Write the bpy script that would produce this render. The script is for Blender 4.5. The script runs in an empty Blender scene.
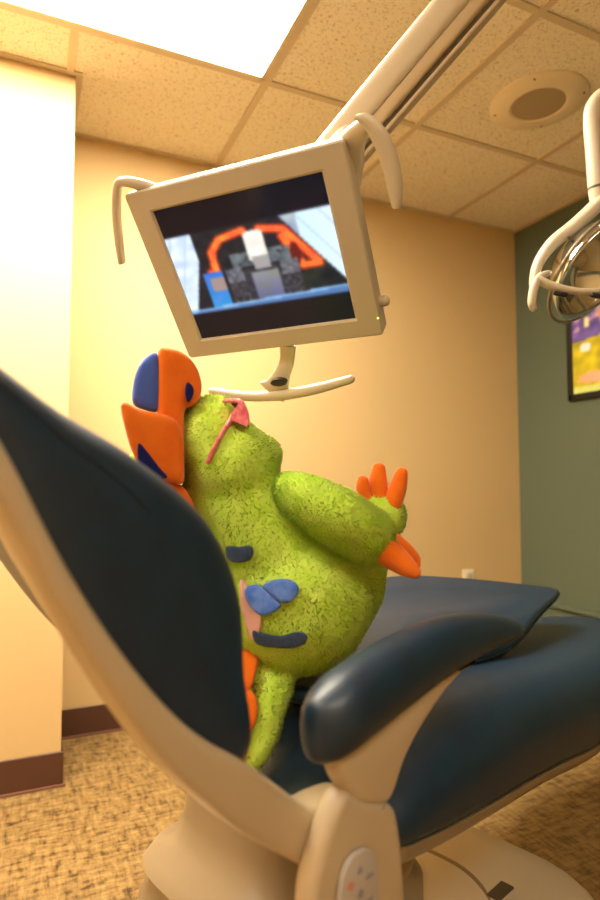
import bpy, bmesh, math, random
import numpy as np
from mathutils.bvhtree import BVHTree
from mathutils import Vector, Matrix, noise as mnoise
random.seed(7); np.random.seed(7)
SC = bpy.context.scene
COL = SC.collection

# ------------------------------------------------------------------ camera
FPX, YAW, PITCH = 605.7, 0.42376, 0.05756
CAMZ = 0.935
Rv = Vector((math.cos(YAW), -math.sin(YAW), 0))
Fv = Vector((math.sin(YAW)*math.cos(PITCH), math.cos(YAW)*math.cos(PITCH), math.sin(PITCH)))
Uv = Rv.cross(Fv)
CP = Vector((0, 0, CAMZ))
cd = bpy.data.cameras.new('camera'); cam = bpy.data.objects.new('camera', cd); COL.objects.link(cam)
m = Matrix((Rv, Uv, -Fv)).transposed().to_4x4(); m.translation = CP
cam.matrix_world = m
cd.sensor_fit = 'HORIZONTAL'; cd.sensor_width = 24.0; cd.lens = FPX/600*24.0
cd.clip_start = 0.02
cd.dof.use_dof = True; cd.dof.focus_distance = 1.12; cd.dof.aperture_fstop = 2.8
SC.camera = cam

# ------------------------------------------------------------------ light and exposure
world = bpy.data.worlds.new('world'); SC.world = world; world.use_nodes = True
world.node_tree.nodes['Background'].inputs[0].default_value = (1.0, 0.80, 0.56, 1)
world.node_tree.nodes['Background'].inputs[1].default_value = 0.12
SC.view_settings.view_transform = 'Standard'; SC.view_settings.look = 'None'
SC.view_settings.gamma = 1.0; SC.view_settings.use_curve_mapping = False
SC.view_settings.exposure = 0.28
PANEL_EMIT = 42.0        # the fluorescent panel above the chair
LEFT_FILL_EMIT = 14.0       # unseen panel added at the left to brighten the plush
REAR_FILL_EMIT = 11.0        # unseen panel assumed behind the camera, added as foreground fill
PANEL_COL = (1.0, 0.895, 0.71, 1)

# ------------------------------------------------------------------ coordinates
def ray(x, y): return Fv + Rv*((x-300)/FPX) - Uv*((y-450)/FPX)
def W(x, y, Z): return CP + ray(x, y)*Z
HD = YAW + math.radians(46)                       # heading of the patient chair
Av = Vector((math.sin(HD), math.cos(HD), 0)); Lv = Vector((-math.cos(HD), math.sin(HD), 0))
def L(s, d, z): return Av*s + Lv*d + Vector((0, 0, z))      # chair coordinates -> world
def CH(x, y, d):                                   # point of the chair's upright plane d seen at x, y
    q = ray(x, y); p = CP + q*(d/q.dot(Lv)); return (p.dot(Av), p.z)

# ------------------------------------------------------------------ materials
def mat(name, col, rough=0.5, spec=0.5, coat=0.0, bump=None, var=None, metal=0.0, sheen=0.0, sss=0.0, coat_rough=0.1):
    M = bpy.data.materials.new(name); M.use_nodes = True
    nt = M.node_tree; b = nt.nodes['Principled BSDF']
    b.inputs['Base Color'].default_value = (*col, 1); b.inputs['Roughness'].default_value = rough
    b.inputs['Specular IOR Level'].default_value = spec; b.inputs['Metallic'].default_value = metal
    b.inputs['Coat Weight'].default_value = coat; b.inputs['Coat Roughness'].default_value = coat_rough
    b.inputs['Sheen Weight'].default_value = sheen
    if sss: b.inputs['Subsurface Weight'].default_value = sss; b.inputs['Subsurface Radius'].default_value = (.02, .02, .01)
    tc = nt.nodes.new('ShaderNodeTexCoord')
    if var:                                        # (scale, second colour, detail)
        n = nt.nodes.new('ShaderNodeTexNoise'); n.inputs['Scale'].default_value = var[0]; n.inputs['Detail'].default_value = 4
        nt.links.new(tc.outputs['Object'], n.inputs['Vector'])
        cr = nt.nodes.new('ShaderNodeValToRGB'); cr.color_ramp.elements[0].position = .35; cr.color_ramp.elements[1].position = .65
        cr.color_ramp.elements[0].color = (*col, 1); cr.color_ramp.elements[1].color = (*var[1], 1)
        nt.links.new(n.outputs['Fac'], cr.inputs[0]); nt.links.new(cr.outputs[0], b.inputs['Base Color'])
    if bump:                                       # (scale, strength, distance)
        n = nt.nodes.new('ShaderNodeTexNoise'); n.inputs['Scale'].default_value = bump[0]; n.inputs['Detail'].default_value = 6
        nt.links.new(tc.outputs['Object'], n.inputs['Vector'])
        bp = nt.nodes.new('ShaderNodeBump'); bp.inputs['Strength'].default_value = bump[1]; bp.inputs['Distance'].default_value = bump[2]
        nt.links.new(n.outputs['Fac'], bp.inputs['Height']); nt.links.new(bp.outputs[0], b.inputs['Normal'])
    return M
def emis(name, col, s):
    M = bpy.data.materials.new(name); M.use_nodes = True; b = M.node_tree.nodes['Principled BSDF']
    b.inputs['Base Color'].default_value = (.8, .8, .8, 1)
    b.inputs['Emission Color'].default_value = col; b.inputs['Emission Strength'].default_value = s
    return M
def attr_mat(name, emit=0.0, rough=0.5, coat=0.0):
    M = bpy.data.materials.new(name); M.use_nodes = True; nt = M.node_tree; b = nt.nodes['Principled BSDF']; b.inputs['Specular IOR Level'].default_value = .2
    a = nt.nodes.new('ShaderNodeAttribute'); a.attribute_name = 'paint'
    if emit:
        b.inputs['Base Color'].default_value = (.01, .01, .012, 1)
        nt.links.new(a.outputs['Color'], b.inputs['Emission Color']); b.inputs['Emission Strength'].default_value = emit
    else: nt.links.new(a.outputs['Color'], b.inputs['Base Color'])
    b.inputs['Roughness'].default_value = rough; b.inputs['Coat Weight'].default_value = coat; b.inputs['Coat Roughness'].default_value = .03
    return M

M_TAN = mat('tan_wall_paint', (.68, .485, .23), .7, .3, bump=(180, .12, .002))
M_GREEN = mat('green_wall_paint', (.12, .15, .10), .7, .3, bump=(180, .12, .002))
M_BASE = mat('brown_vinyl_baseboard', (.085, .032, .018), .45)
M_BASELIP = mat('brown_vinyl_lip', (.22, .10, .065), .35)
M_GRID = mat('ceiling_grid_metal', (.62, .50, .34), .5)
M_PLASTIC = mat('cream_plastic', (.60, .52, .385), .35, .5, coat=.15)
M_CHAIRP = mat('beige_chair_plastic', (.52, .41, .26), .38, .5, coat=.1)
M_CHAIR_SHADED = mat('beige_chair_plastic_shaded', (.29, .215, .125), .42, .5)  # same beige plastic, with the shade under the chair darkened into its colour
M_MONF = mat('monitor_bezel_plastic', (.50, .43, .315), .42, .4)
M_UPH = mat('navy_upholstery', (.003, .017, .040), .45, .5, coat=.25, coat_rough=.34, var=(26, (.0045, .024, .052)), bump=(90, .10, .002))
M_SEAM = mat('dark_seam', (.006, .012, .020), .5)
M_BLACK = mat('black_plastic', (.012, .012, .014), .35)
M_DARK = mat('dark_groove', (.10, .075, .045), .6)
M_ORANGE = mat('orange_fleece', (.90, .19, .012), .9, .1, sheen=.25, bump=(260, .25, .002), var=(30, (.84, .155, .008)))
M_BLUE = mat('blue_fleece', (.07, .13, .52), .9, .1, sheen=.3, bump=(260, .25, .002))
M_NAVY = mat('navy_fleece', (.012, .012, .10), .9, .1, sheen=.1, bump=(260, .25, .002))
M_SPOT = mat('blue_plush', (.06, .16, .62), .95, .1, sheen=.3, bump=(140, .8, .004), var=(60, (.15, .28, .75)))
M_SPOTD = mat('slate_plush', (.035, .06, .12), .95, .1, sheen=.3, bump=(140, .8, .004))
M_FUR = mat('lime_green_plush', (.68, .94, .10), .95, .05, sheen=.35, var=(38, (.77, .97, .17)), bump=(70, .3, .004))
M_TUFT = mat('lime_green_pile', (.74, .98, .12), .95, .05, sheen=.2, var=(38, (.84, .99, .23)))
M_PINK = mat('pink_glitter_plastic', (.80, .09, .15), .35, .5, var=(170, (.92, .30, .30)), bump=(300, .5, .002))
M_LENS = mat('dark_tinted_lens', (.10, .02, .02), .12, .6)
M_TAG = mat('pale_pink_satin', (.72, .40, .32), .5)
M_CHROME = mat('mirror_reflector', (.62, .66, .66), .05, .5, metal=1)
M_GREY = mat('grey_membrane', (.47, .42, .37), .5)
M_ICON = mat('slate_button_print', (.27, .26, .30), .5)
M_RED = mat('red_button_print', (.60, .22, .16), .5)
M_WHITE = mat('white_outlet_plastic', (.80, .70, .50), .4)
M_FRAME = mat('black_picture_frame', (.012, .010, .010), .4)

def soften(M, k):
    nt = M.node_tree; b = nt.nodes['Principled BSDF']; out = [n for n in nt.nodes if n.type == 'OUTPUT_MATERIAL'][0]
    tr = nt.nodes.new('ShaderNodeBsdfTranslucent'); mx = nt.nodes.new('ShaderNodeMixShader'); mx.inputs[0].default_value = k
    src = b.inputs['Base Color'].links[0].from_socket; nt.links.new(src, tr.inputs['Color'])
    nt.links.new(b.outputs[0], mx.inputs[1]); nt.links.new(tr.outputs[0], mx.inputs[2]); nt.links.new(mx.outputs[0], out.inputs['Surface'])
def ceiling_mat():
    M = mat('acoustic_tile', (.88, .79, .64), .9, .1); nt = M.node_tree; b = nt.nodes['Principled BSDF']
    tc = nt.nodes.new('ShaderNodeTexCoord')
    n = nt.nodes.new('ShaderNodeTexNoise'); n.inputs['Scale'].default_value = 120; n.inputs['Detail'].default_value = 3; n.inputs['Distortion'].default_value = 1.2
    nt.links.new(tc.outputs['Object'], n.inputs['Vector'])
    cr = nt.nodes.new('ShaderNodeValToRGB'); e = cr.color_ramp.elements
    e[0].position = .36; e[0].color = (.56, .44, .29, 1); e[1].position = .43; e[1].color = (.88, .79, .64, 1)
    nt.links.new(n.outputs['Fac'], cr.inputs[0]); nt.links.new(cr.outputs[0], b.inputs['Base Color'])
    bp = nt.nodes.new('ShaderNodeBump'); bp.inputs['Strength'].default_value = .5; bp.inputs['Distance'].default_value = .003
    nt.links.new(cr.outputs[0], bp.inputs['Height']); nt.links.new(bp.outputs[0], b.inputs['Normal'])
    return M
def floor_mat():
    M = mat('cork_look_vinyl', (.5, .33, .14), .45, .4); nt = M.node_tree; b = nt.nodes['Principled BSDF']
    tc = nt.nodes.new('ShaderNodeTexCoord'); outs = []
    for sc in ((18, 60, 1), (62, 16, 1)):
        mp = nt.nodes.new('ShaderNodeMapping'); mp.inputs['Scale'].default_value = (sc[0], sc[1], 1)
        nt.links.new(tc.outputs['Object'], mp.inputs['Vector'])
        n = nt.nodes.new('ShaderNodeTexNoise'); n.inputs['Scale'].default_value = 1.0; n.inputs['Detail'].default_value = 5; n.inputs['Roughness'].default_value = .65
        nt.links.new(mp.outputs[0], n.inputs['Vector']); outs.append(n)
    mx = nt.nodes.new('ShaderNodeMath'); mx.operation = 'MULTIPLY'
    nt.links.new(outs[0].outputs['Fac'], mx.inputs[0]); nt.links.new(outs[1].outputs['Fac'], mx.inputs[1])
    cr = nt.nodes.new('ShaderNodeValToRGB'); e = cr.color_ramp.elements
    e[0].position = .13; e[0].color = (.06, .03, .011, 1); e[1].position = .36; e[1].color = (.36, .235, .085, 1)
    k = cr.color_ramp.elements.new(.24); k.color = (.25, .15, .05, 1)
    nt.links.new(mx.outputs[0], cr.inputs[0]); nt.links.new(cr.outputs[0], b.inputs['Base Color'])
    return M

# ------------------------------------------------------------------ object helpers
INV = {}
def tag(o, label=None, cat=None, group=None, kind=None):
    if label: o['label'] = label
    if cat: o['category'] = cat
    if group: o['group'] = group
    if kind: o['kind'] = kind
    return o
def root(name, loc, label, cat, rz=0.0):
    o = bpy.data.objects.new(name, None); COL.objects.link(o); o.location = loc; o.rotation_euler = (0, 0, rz)
    o.empty_display_size = .05
    INV[o.name] = (Matrix.Translation(Vector(loc)) @ Matrix.Rotation(rz, 4, 'Z')).inverted()
    return tag(o, label, cat)
def inv_of(p):
    while p is not None:
        if p.name in INV: return INV[p.name]
        p = p.parent
    return Matrix.Identity(4)
def build(name, verts, faces, material, parent=None, smooth=True, sharp=35, subsurf=0, origin=None):
    """verts are world points; the mesh is stored in its parent's space"""
    iv = inv_of(parent)
    if parent is None and origin is not None: iv = Matrix.Translation(-Vector(origin))
    me = bpy.data.meshes.new(name)
    me.from_pydata([tuple(iv @ Vector(v)) for v in verts], [], faces)
    bm = bmesh.new(); bm.from_mesh(me); bmesh.ops.recalc_face_normals(bm, faces=bm.faces); bm.to_mesh(me); bm.free()
    o = bpy.data.objects.new(name, me); COL.objects.link(o); o.parent = parent
    if parent is None and origin is not None: o.location = origin
    me.materials.append(material)
    if smooth:
        me.shade_smooth()
        if not subsurf: me.set_sharp_from_angle(angle=math.radians(sharp))
    if subsurf:
        s = o.modifiers.new('s', 'SUBSURF'); s.levels = subsurf; s.render_levels = subsurf
    return o
def join(*parts):
    V, F = [], []
    for v, f in parts:
        k = len(V); V += list(v); F += [tuple(i+k for i in q) for q in f]
    return V, F
def loft(rings, cap=True, close=False):
    n = len(rings[0]); V = [p for r in rings for p in r]; F = []
    R = len(rings)
    for i in range(R if close else R-1):
        a, b = i*n, ((i+1) % R)*n
        for j in range(n): F.append((a+j, a+(j+1) % n, b+(j+1) % n, b+j))
    if cap and not close: F += [tuple(range(n))[::-1], tuple(range((R-1)*n, R*n))]
    return V, F
def box(c, sx, sy, sz, ax=Vector((1, 0, 0)), ay=Vector((0, 1, 0)), az=Vector((0, 0, 1)), bev=0.0):
    c = Vector(c); q = min(bev, sx*.49, sy*.49, sz*.49)
    def rect(w, h):
        if not bev: return [(-w, -h), (w, -h), (w, h), (-w, h)]
        P = []
        for cx, cy, a0 in ((w-q, h-q, 0), (-w+q, h-q, 90), (-w+q, -h+q, 180), (w-q, -h+q, 270)):
            for k in range(5):
                t = math.radians(a0+k*22.5); P.append((cx+q*math.cos(t), cy+q*math.sin(t)))
        return P
    base = rect(sx/2, sy/2); rings = []
    if not bev: lv = [(-sz/2, 1, 1), (sz/2, 1, 1)]
    else:
        lv = []
        for k in range(4): t = math.radians(k*30); lv.append((-sz/2+q*(1-math.sin(t)), q*(1-math.cos(t)) ))
        lv = [(-sz/2+q*(1-math.sin(math.radians(a))), q*(1-math.cos(math.radians(a)))) for a in (90, 60, 30, 0)] + \
             [(sz/2-q*(1-math.sin(math.radians(a))), q*(1-math.cos(math.radians(a)))) for a in (0, 30, 60, 90)]
    for t in lv:
        if not bev: P = base; z = t[0]
        else:
            z, ins = t; P = [(x-math.copysign(min(ins, abs(x)), x), y-math.copysign(min(ins, abs(y)), y)) for x, y in base]
        rings.append([c+ax*x+ay*y+az*z for x, y in P])
    return loft(rings)
def catmull(P, n=6, closed=False):
    P = [Vector(p) for p in P]; out = []; N = len(P)
    rng = range(N) if closed else range(N-1)
    for i in rng:
        g = lambda k: P[k % N] if closed else P[max(0, min(N-1, k))]
        a, b, c, d = g(i-1), g(i), g(i+1), g(i+2)
        for k in range(n):
            t = k/n
            out.append(.5*((2*b)+(c-a)*t+(2*a-5*b+4*c-d)*t*t+(3*b-a-3*c+d)*t**3))
    if not closed: out.append(P[-1].copy())
    return out
def tube(path, rad, n=16, smooth=5, caps=True, squash=1.0, up=Vector((0, 0, 1))):
    pts = catmull(path, smooth) if smooth > 1 else [Vector(p) for p in path]
    if not isinstance(rad, (list, tuple)): rad = [rad]*len(path)
    R = []
    for i in range(len(pts)):
        t = i/(len(pts)-1)*(len(rad)-1); k = min(int(t), len(rad)-2); R.append(rad[k]*(1-(t-k))+rad[k+1]*(t-k))
    rings = []; prev = None
    def frame(d, prev):
        if prev is None:
            s = d.cross(up)
            if s.length < 1e-3: s = d.cross(Vector((1, 0, 0)))
        else: s = prev-d*prev.dot(d)
        s.normalize(); return s, s.cross(d).normalized()
    for i, p in enumerate(pts):
        d = (pts[min(i+1, len(pts)-1)]-pts[max(i-1, 0)]).normalized()
        s, q = frame(d, prev); prev = s
        mk = lambda c, r: [c+s*(r*math.cos(2*math.pi*j/n))+q*(r*squash*math.sin(2*math.pi*j/n)) for j in range(n)]
        if caps and i == 0:
            for k in (80, 55, 28): t = math.radians(k); rings.append(mk(p-d*R[i]*.8*math.sin(t), R[i]*math.cos(t)))
        rings.append(mk(p, R[i]))
        if caps and i == len(pts)-1:
            for k in (28, 55, 80): t = math.radians(k); rings.append(mk(p+d*R[i]*.8*math.sin(t), R[i]*math.cos(t)))
    return loft(rings)
def offs(P, d):
    """inward offset of a closed 2D polygon"""
    n = len(P); A = sum(P[i][0]*P[(i+1) % n][1]-P[(i+1) % n][0]*P[i][1] for i in range(n)); sg = 1 if A > 0 else -1
    out = []
    for i in range(n):
        a, b, c = P[i-1], P[i], P[(i+1) % n]
        t = Vector((c[0]-a[0], c[1]-a[1])); t.normalize()
        out.append((b[0]-t.y*d*sg, b[1]+t.x*d*sg))
    return out
def slab(P, w0, w1, rr, place, mid=1, steps=4):
    """closed 2D outline P swept from w0 to w1 with rounded rims; place(x, y, w) -> world"""
    rings = []
    st = [(rr*(1-math.sin(math.pi/2*k/steps)), rr*(1-math.cos(math.pi/2*k/steps))) for k in range(steps+1)]
    seq = [(ins, w0+dw) for dw, ins in []]
    for k in range(steps+1):
        t = math.pi/2*k/steps; seq.append((rr*(1-math.sin(t)), w0+rr*(1-math.cos(t))))
    for k in range(1, mid): seq.append((0, w0+rr+(w1-w0-2*rr)*k/mid))
    for k in range(steps, -1, -1):
        t = math.pi/2*k/steps; seq.append((rr*(1-math.sin(t)), w1-rr*(1-math.cos(t))))
    for ins, w in seq: rings.append([place(x, y, w) for x, y in (offs(P, ins) if ins > 1e-6 else P)])
    return loft(rings)
def sm2(P, n=5): return [(p[0], p[1]) for p in catmull([(x, y, 0) for x, y in P], n, True)]

def inflate(name, parts, material, parent, voxel=.004, smooth=8, factor=.6, sub=None):
    """joined solids -> voxel remesh -> smoothing, one continuous mesh"""
    V, F = join(*parts)
    iv = inv_of(parent)
    me = bpy.data.meshes.new(name); me.from_pydata([tuple(iv @ Vector(v)) for v in V], [], F)
    bm = bmesh.new(); bm.from_mesh(me); bmesh.ops.recalc_face_normals(bm, faces=bm.faces); bm.to_mesh(me); bm.free()
    o = bpy.data.objects.new(name, me); COL.objects.link(o)
    r = o.modifiers.new('r', 'REMESH'); r.mode = 'VOXEL'; r.voxel_size = voxel
    s = o.modifiers.new('s', 'SMOOTH'); s.iterations = smooth; s.factor = factor
    dg = bpy.context.evaluated_depsgraph_get(); dg.update()
    e = o.evaluated_get(dg); nm = bpy.data.meshes.new_from_object(e)
    o.modifiers.clear(); o.data = nm; nm.name = name; nm.materials.clear(); nm.materials.append(material); nm.shade_smooth()
    bpy.data.meshes.remove(me); o.parent = parent
    return o
def ball(c, r, sq=(1, 1, 1), n=20, axes=None):
    ax = axes or (Vector((1, 0, 0)), Vector((0, 1, 0)), Vector((0, 0, 1))); rings = []
    for i in range(1, n//2):
        t = math.pi*i/(n//2)
        rings.append([Vector(c)+ax[0]*(r*sq[0]*math.sin(t)*math.cos(2*math.pi*j/n))+ax[1]*(r*sq[1]*math.sin(t)*math.sin(2*math.pi*j/n))+ax[2]*(r*sq[2]*math.cos(t)) for j in range(n)])
    return loft(rings)
def fur(o, count, length, width, flow, lift=.6):
    """short tufts of pile added to the mesh itself"""
    me = o.data; me.calc_loop_triangles()
    nv = len(me.vertices); co = np.empty(nv*3); me.vertices.foreach_get('co', co); co = co.reshape(-1, 3)
    nt = len(me.loop_triangles); tri = np.empty(nt*3, int); me.loop_triangles.foreach_get('vertices', tri); tri = tri.reshape(-1, 3)
    a, b, c = co[tri[:, 0]], co[tri[:, 1]], co[tri[:, 2]]
    nn = np.cross(b-a, c-a); ar = np.linalg.norm(nn, axis=1); nn /= ar[:, None]+1e-12
    idx = np.random.choice(nt, count, p=ar/ar.sum()); u = np.random.rand(count, 2); fl = u.sum(1) > 1; u[fl] = 1-u[fl]
    p = a[idx]+(b-a)[idx]*u[:, :1]+(c-a)[idx]*u[:, 1:]; n = nn[idx]
    cl = np.array([mnoise.noise_vector(Vector(q)*28)[:] for q in p])          # clumping direction
    d = n*lift+np.array(flow)*.35+cl*.22+np.random.randn(count, 3)*.18
    d /= np.linalg.norm(d, axis=1)[:, None]
    dn = (d*n).sum(1); d += n*np.maximum(0, .25-dn)[:, None]
    s = np.cross(d, np.random.randn(count, 3)); s /= np.linalg.norm(s, axis=1)[:, None]
    ln = length*(.6+.7*np.random.rand(count))[:, None]; base = p-n*.001
    v = np.stack([base-s*width/2, base+s*width/2, base+d*ln], 1).reshape(-1, 3)
    polys = [tuple(q.vertices) for q in me.polygons]; k = nv
    V = [tuple(x) for x in co]+[tuple(x) for x in v]
    F = polys+[(k+3*i, k+3*i+1, k+3*i+2) for i in range(count)]
    nm = bpy.data.meshes.new(me.name); nm.from_pydata(V, [], F); nm.materials.append(me.materials[0]); nm.materials.append(M_TUFT); nm.shade_smooth()
    mi = np.zeros(len(F), dtype=np.int32); mi[len(polys):] = 1; nm.polygons.foreach_set('material_index', mi)
    vn = np.empty(nv*3); me.vertices.foreach_get('normal', vn); vn = vn.reshape(-1, 3)
    nm.normals_split_custom_set_from_vertices([tuple(x) for x in vn]+[tuple(x) for x in np.repeat(n, 3, axis=0)])
    o.data = nm
def surf_depth(o, default=.95):
    v_ = [tuple(q.co) for q in o.data.vertices]; f_ = [tuple(q.vertices) for q in o.data.polygons if len(q.vertices) == 4]
    T_ = BVHTree.FromPolygons(v_, f_); iv = inv_of(o)
    def fn(x, y):
        d_ = ray(x, y); loc, nor, i_, dist = T_.ray_cast(iv @ CP, (iv.to_3x3() @ d_).normalized())
        return dist/d_.length if loc is not None else default
    return fn
def painted(name, P0, eu, ev, nu, nv, fn, material, parent, lift, soft=3):
    """flat picture: a fine grid whose faces carry the picture's own colours"""
    iv = inv_of(parent); V = []; F = []; C = []
    for j in range(nv+1):
        for i in range(nu+1): V.append(tuple(iv @ (P0+eu*(i/nu)+ev*(j/nv)+lift)))
    for j in range(nv):
        for i in range(nu):
            a = j*(nu+1)+i; F.append((a, a+1, a+nu+2, a+nu+1)); C.append(fn((i+.5)/nu, (j+.5)/nv))
    G = np.array(C, float).reshape(nv, nu, 3)          # soft edges, as a lit picture has
    for _ in range(soft):
        P_ = np.pad(G, ((1, 1), (1, 1), (0, 0)), 'edge'); G = (P_[1:-1, 1:-1]*2+P_[:-2, 1:-1]+P_[2:, 1:-1]+P_[1:-1, :-2]+P_[1:-1, 2:])/6
    C = [tuple(x) for x in G.reshape(-1, 3)]
    me = bpy.data.meshes.new(name); me.from_pydata(V, [], F)
    at = me.attributes.new('paint', 'FLOAT_COLOR', 'CORNER'); buf = []
    for c in C:
        lc = [((x/255)/12.92 if x/255 < .04045 else ((x/255+.055)/1.055)**2.4) for x in c]
        buf += [*lc, 1.0]*4
    at.data.foreach_set('color', buf); me.materials.append(material)
    o = bpy.data.objects.new(name, me); COL.objects.link(o); o.parent = parent
    return o

# ------------------------------------------------------------------ room shell
H = 2.30; XR = 2.38; YB = 2.45; XC = 0.118; YS = 2.08; XL = -2.0; YF = -2.0
def structure(name, vf, material, smooth=False):
    o = build(name, vf[0], vf[1], material, smooth=smooth); o['kind'] = 'structure'; return o
def bb(x0, x1, y0, y1, z0, z1, bev=0): return box(((x0+x1)/2, (y0+y1)/2, (z0+z1)/2), x1-x0, y1-y0, z1-z0, bev=bev)
T = .1
soften(M_TUFT, .6)
structure('floor', bb(XL-T, XR+T, YF-T, YB+T, -T, 0), floor_mat())
structure('ceiling', bb(XL-T, XR+T, YF-T, YB+T, H, H+T), ceiling_mat())
structure('wall_back', bb(XC, XR+T, YB, YB+T, 0, H), M_TAN)
structure('wall_left', bb(XL-T, XC, YS, YB+T, 0, H), M_TAN)
structure('wall_right', bb(XR, XR+T, YF-T, YB, 0, H), M_GREEN)
structure('wall_side', bb(XL-T, XL, YF-T, YS, 0, H), M_TAN)
structure('wall_front', bb(XL, XR, YF-T, YF, 0, H), M_TAN)
def baseboard(name, x0, x1, y0, y1, lip):
    o = structure(name, bb(x0, x1, y0, y1, .006, .105, .002), M_BASE)
    x0, x1, y0, y1 = [a+b for a, b in zip((x0, x1, y0, y1), lip)]
    o2 = build('baseboard_toe', *bb(x0, x1, y0, y1, 0, .008), M_BASELIP, o, smooth=False)
baseboard('baseboard_left', XL, XC+.008, YS-.008, YS, (0, .006, -.006, 0))
baseboard('baseboard_corner', XC, XC+.008, YS, YB-.008, (0, .006, 0, 0))
baseboard('baseboard_back', XC, XR, YB-.008, YB, (0, 0, -.006, 0))
baseboard('baseboard_right', XR-.008, XR, YF, YB-.008, (-.006, 0, 0, 0))
GX = [.10+.61*k for k in range(-3, 4)]; GY = [1.85-.61*k for k in range(0, 6)]
bars = []
for x in GX:
    if XL < x < XR: bars.append(bb(x-.012, x+.012, YF, YS if x < XC else YB, H-.006, H))
for y in GY:
    bars.append(bb(XL, XR, y-.012, y+.012, H-.0055, H))
bars += [bb(XC, XR, YB-.022, YB, H-.005, H), bb(XR-.022, XR, YF, YB, H-.005, H), bb(XL, XC+.02, YS-.022, YS, H-.005, H), bb(XC, XC+.022, YS, YB, H-.005, H)]
structure('trim_1', join(*bars), M_GRID)
structure('trim_2', bb(XR-.02, XR, YF, YB-.01, .335, .36, .004), M_GREEN)

# ------------------------------------------------------------------ ceiling lights
def panel(x0, x1, y0, y1, strength, label):
    t = root('ceiling_light', ((x0+x1)/2, (y0+y1)/2, H), label, 'ceiling light')
    fr = [bb(x0, x1, y0, y0+.02, H-.012, H-.001, .003), bb(x0, x1, y1-.02, y1, H-.012, H-.001, .003),
          bb(x0, x0+.02, y0, y1, H-.012, H-.001, .003), bb(x1-.02, x1, y0, y1, H-.012, H-.001, .003)]
    v, f = join(*fr); build('frame', v, f, M_GRID, t, smooth=False)
    v, f = bb(x0+.018, x1-.018, y0+.018, y1-.018, H-.008, H-.002)
    build('diffuser', v, f, emis('lit_diffuser', PANEL_COL, strength), t, smooth=False)
    return t
panel(-.51, .70, 1.25, 1.84, PANEL_EMIT, 'large glowing white rectangular light panel in ceiling above the monitor')
panel(-.51, .70, -1.20, -.61, REAR_FILL_EMIT, 'assumed ceiling fill panel behind the camera, unseen')
panel(-1.72, -.52, .03, .62, LEFT_FILL_EMIT, 'added ceiling fill panel on the left side, unseen')

# speaker in the ceiling
t = root('ceiling_speaker', (1.63, 1.55, H), 'round cream speaker with darker grille set in ceiling tile', 'speaker')
def disc(c, prof, n=48):
    rings = [[Vector((c[0]+r*math.cos(2*math.pi*j/n), c[1]+r*math.sin(2*math.pi*j/n), z)) for j in range(n)] for r, z in prof]
    return loft(rings)
v, f = disc((1.63, 1.55), [(.165, H), (.165, H-.006), (.160, H-.010), (.098, H-.016), (.092, H-.012)])
build('rim', v, f, mat('speaker_rim', (.85, .72, .52), .5), t)
M_GRILLE = mat('speaker_grille', (.42, .32, .20), .7, bump=(500, .8, .002))
v, f = disc((1.63, 1.55), [(.091, H-.002), (.091, H-.0135), (.02, H-.0165)]); build('grille', v, f, M_GRILLE, t)
for a in (40, 130, 220, 310):
    v, f = disc((1.63+.148*math.cos(math.radians(a)), 1.55+.148*math.sin(math.radians(a))), [(.0035, H-.009), (.0035, H-.0135), (.001, H-.014)], 12)
    build('screw', v, f, M_DARK, t)

# outlet
q = Vector((2.03, YB, .455)); t = root('wall_outlet', (q.x, q.y, q.z), 'small cream electrical outlet plate low on the tan wall', 'outlet')
v, f = box(q+Vector((0, -.003, 0)), .07, .006, .115, bev=.0025); build('cover_plate', v, f, M_WHITE, t)
for dz in (-.026, .026):
    v, f = box(q+Vector((0, -.007, dz)), .034, .004, .028, bev=.0015); s = build('socket', v, f, mat('socket', (.62, .52, .36), .4), t)

# ------------------------------------------------------------------ painting on the green wall
PY0, PY1, PZ0, PZ1 = 2.105, 1.66, 1.335, 1.90
t = root('framed_painting', (XR, PY0, PZ0), 'black framed bright painting of a giraffe on green wall', 'picture')
fw = .030; X0 = XR-.022
fr = [bb(X0, XR, PY0-fw, PY0, PZ0, PZ1, .003), bb(X0, XR, PY1, PY1+fw, PZ0, PZ1, .003),
      bb(X0, XR, PY1, PY0, PZ0, PZ0+fw, .003), bb(X0, XR, PY1, PY0, PZ1-fw, PZ1, .003)]
v, f = join(*fr); build('frame', v, f, M_FRAME, t)
def giraffe(u, v):
    n = mnoise.noise(Vector((u*9, v*12, 0))); n2 = mnoise.noise(Vector((u*26, v*30, 4)))
    c = (96+30*n, 82+20*n, 150+35*n)
    if v < .42 and n > .12 and u < .5: c = (168+40*n2, 135+30*n2, 170)
    if .18 < u < .25 and .30 < v < .40: c = (225, 205, 150)
    if v > .52-.07*u: c = (168+40*n, 158+35*n, 38+20*n2)
    d = abs(u-(.47-.05*(v-.3)))
    if .28 < v < .76 and d < .035+.02*max(0, v-.5): c = (205, 110, 30) if n2 > 0 else (170, 65, 30)
    if math.hypot((u-.48)/.09, (v-.30)/.05) < 1: c = (225, 150, 30)
    if .54 < v < .62 and math.hypot((u-.19)/.08, (v-.58)/.05) < 1: c = (240, 225, 215)
    if v > .80 and math.hypot((u-.33)/.24, (v-.865)/.055) < 1+.5*n2: c = (235, 150, 125)
    if v > .93: c = (175+30*n2, 185, 110)
    if .08 < v < .30 and .58 < u < .9: c = (190, 170, 190) if n > 0 else (70, 80, 150)
    return tuple(max(0, min(255, x*1.25)) for x in c)
painted('canvas', Vector((X0+.008, PY0-fw+.002, PZ1-fw+.002)), Vector((0, PY1-PY0+2*fw-.004, 0)), Vector((0, 0, PZ0-PZ1+2*fw-.004)), 60, 76, giraffe, attr_mat('painted_canvas', rough=.5), t, Vector((0, 0, 0)), 1)

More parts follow.
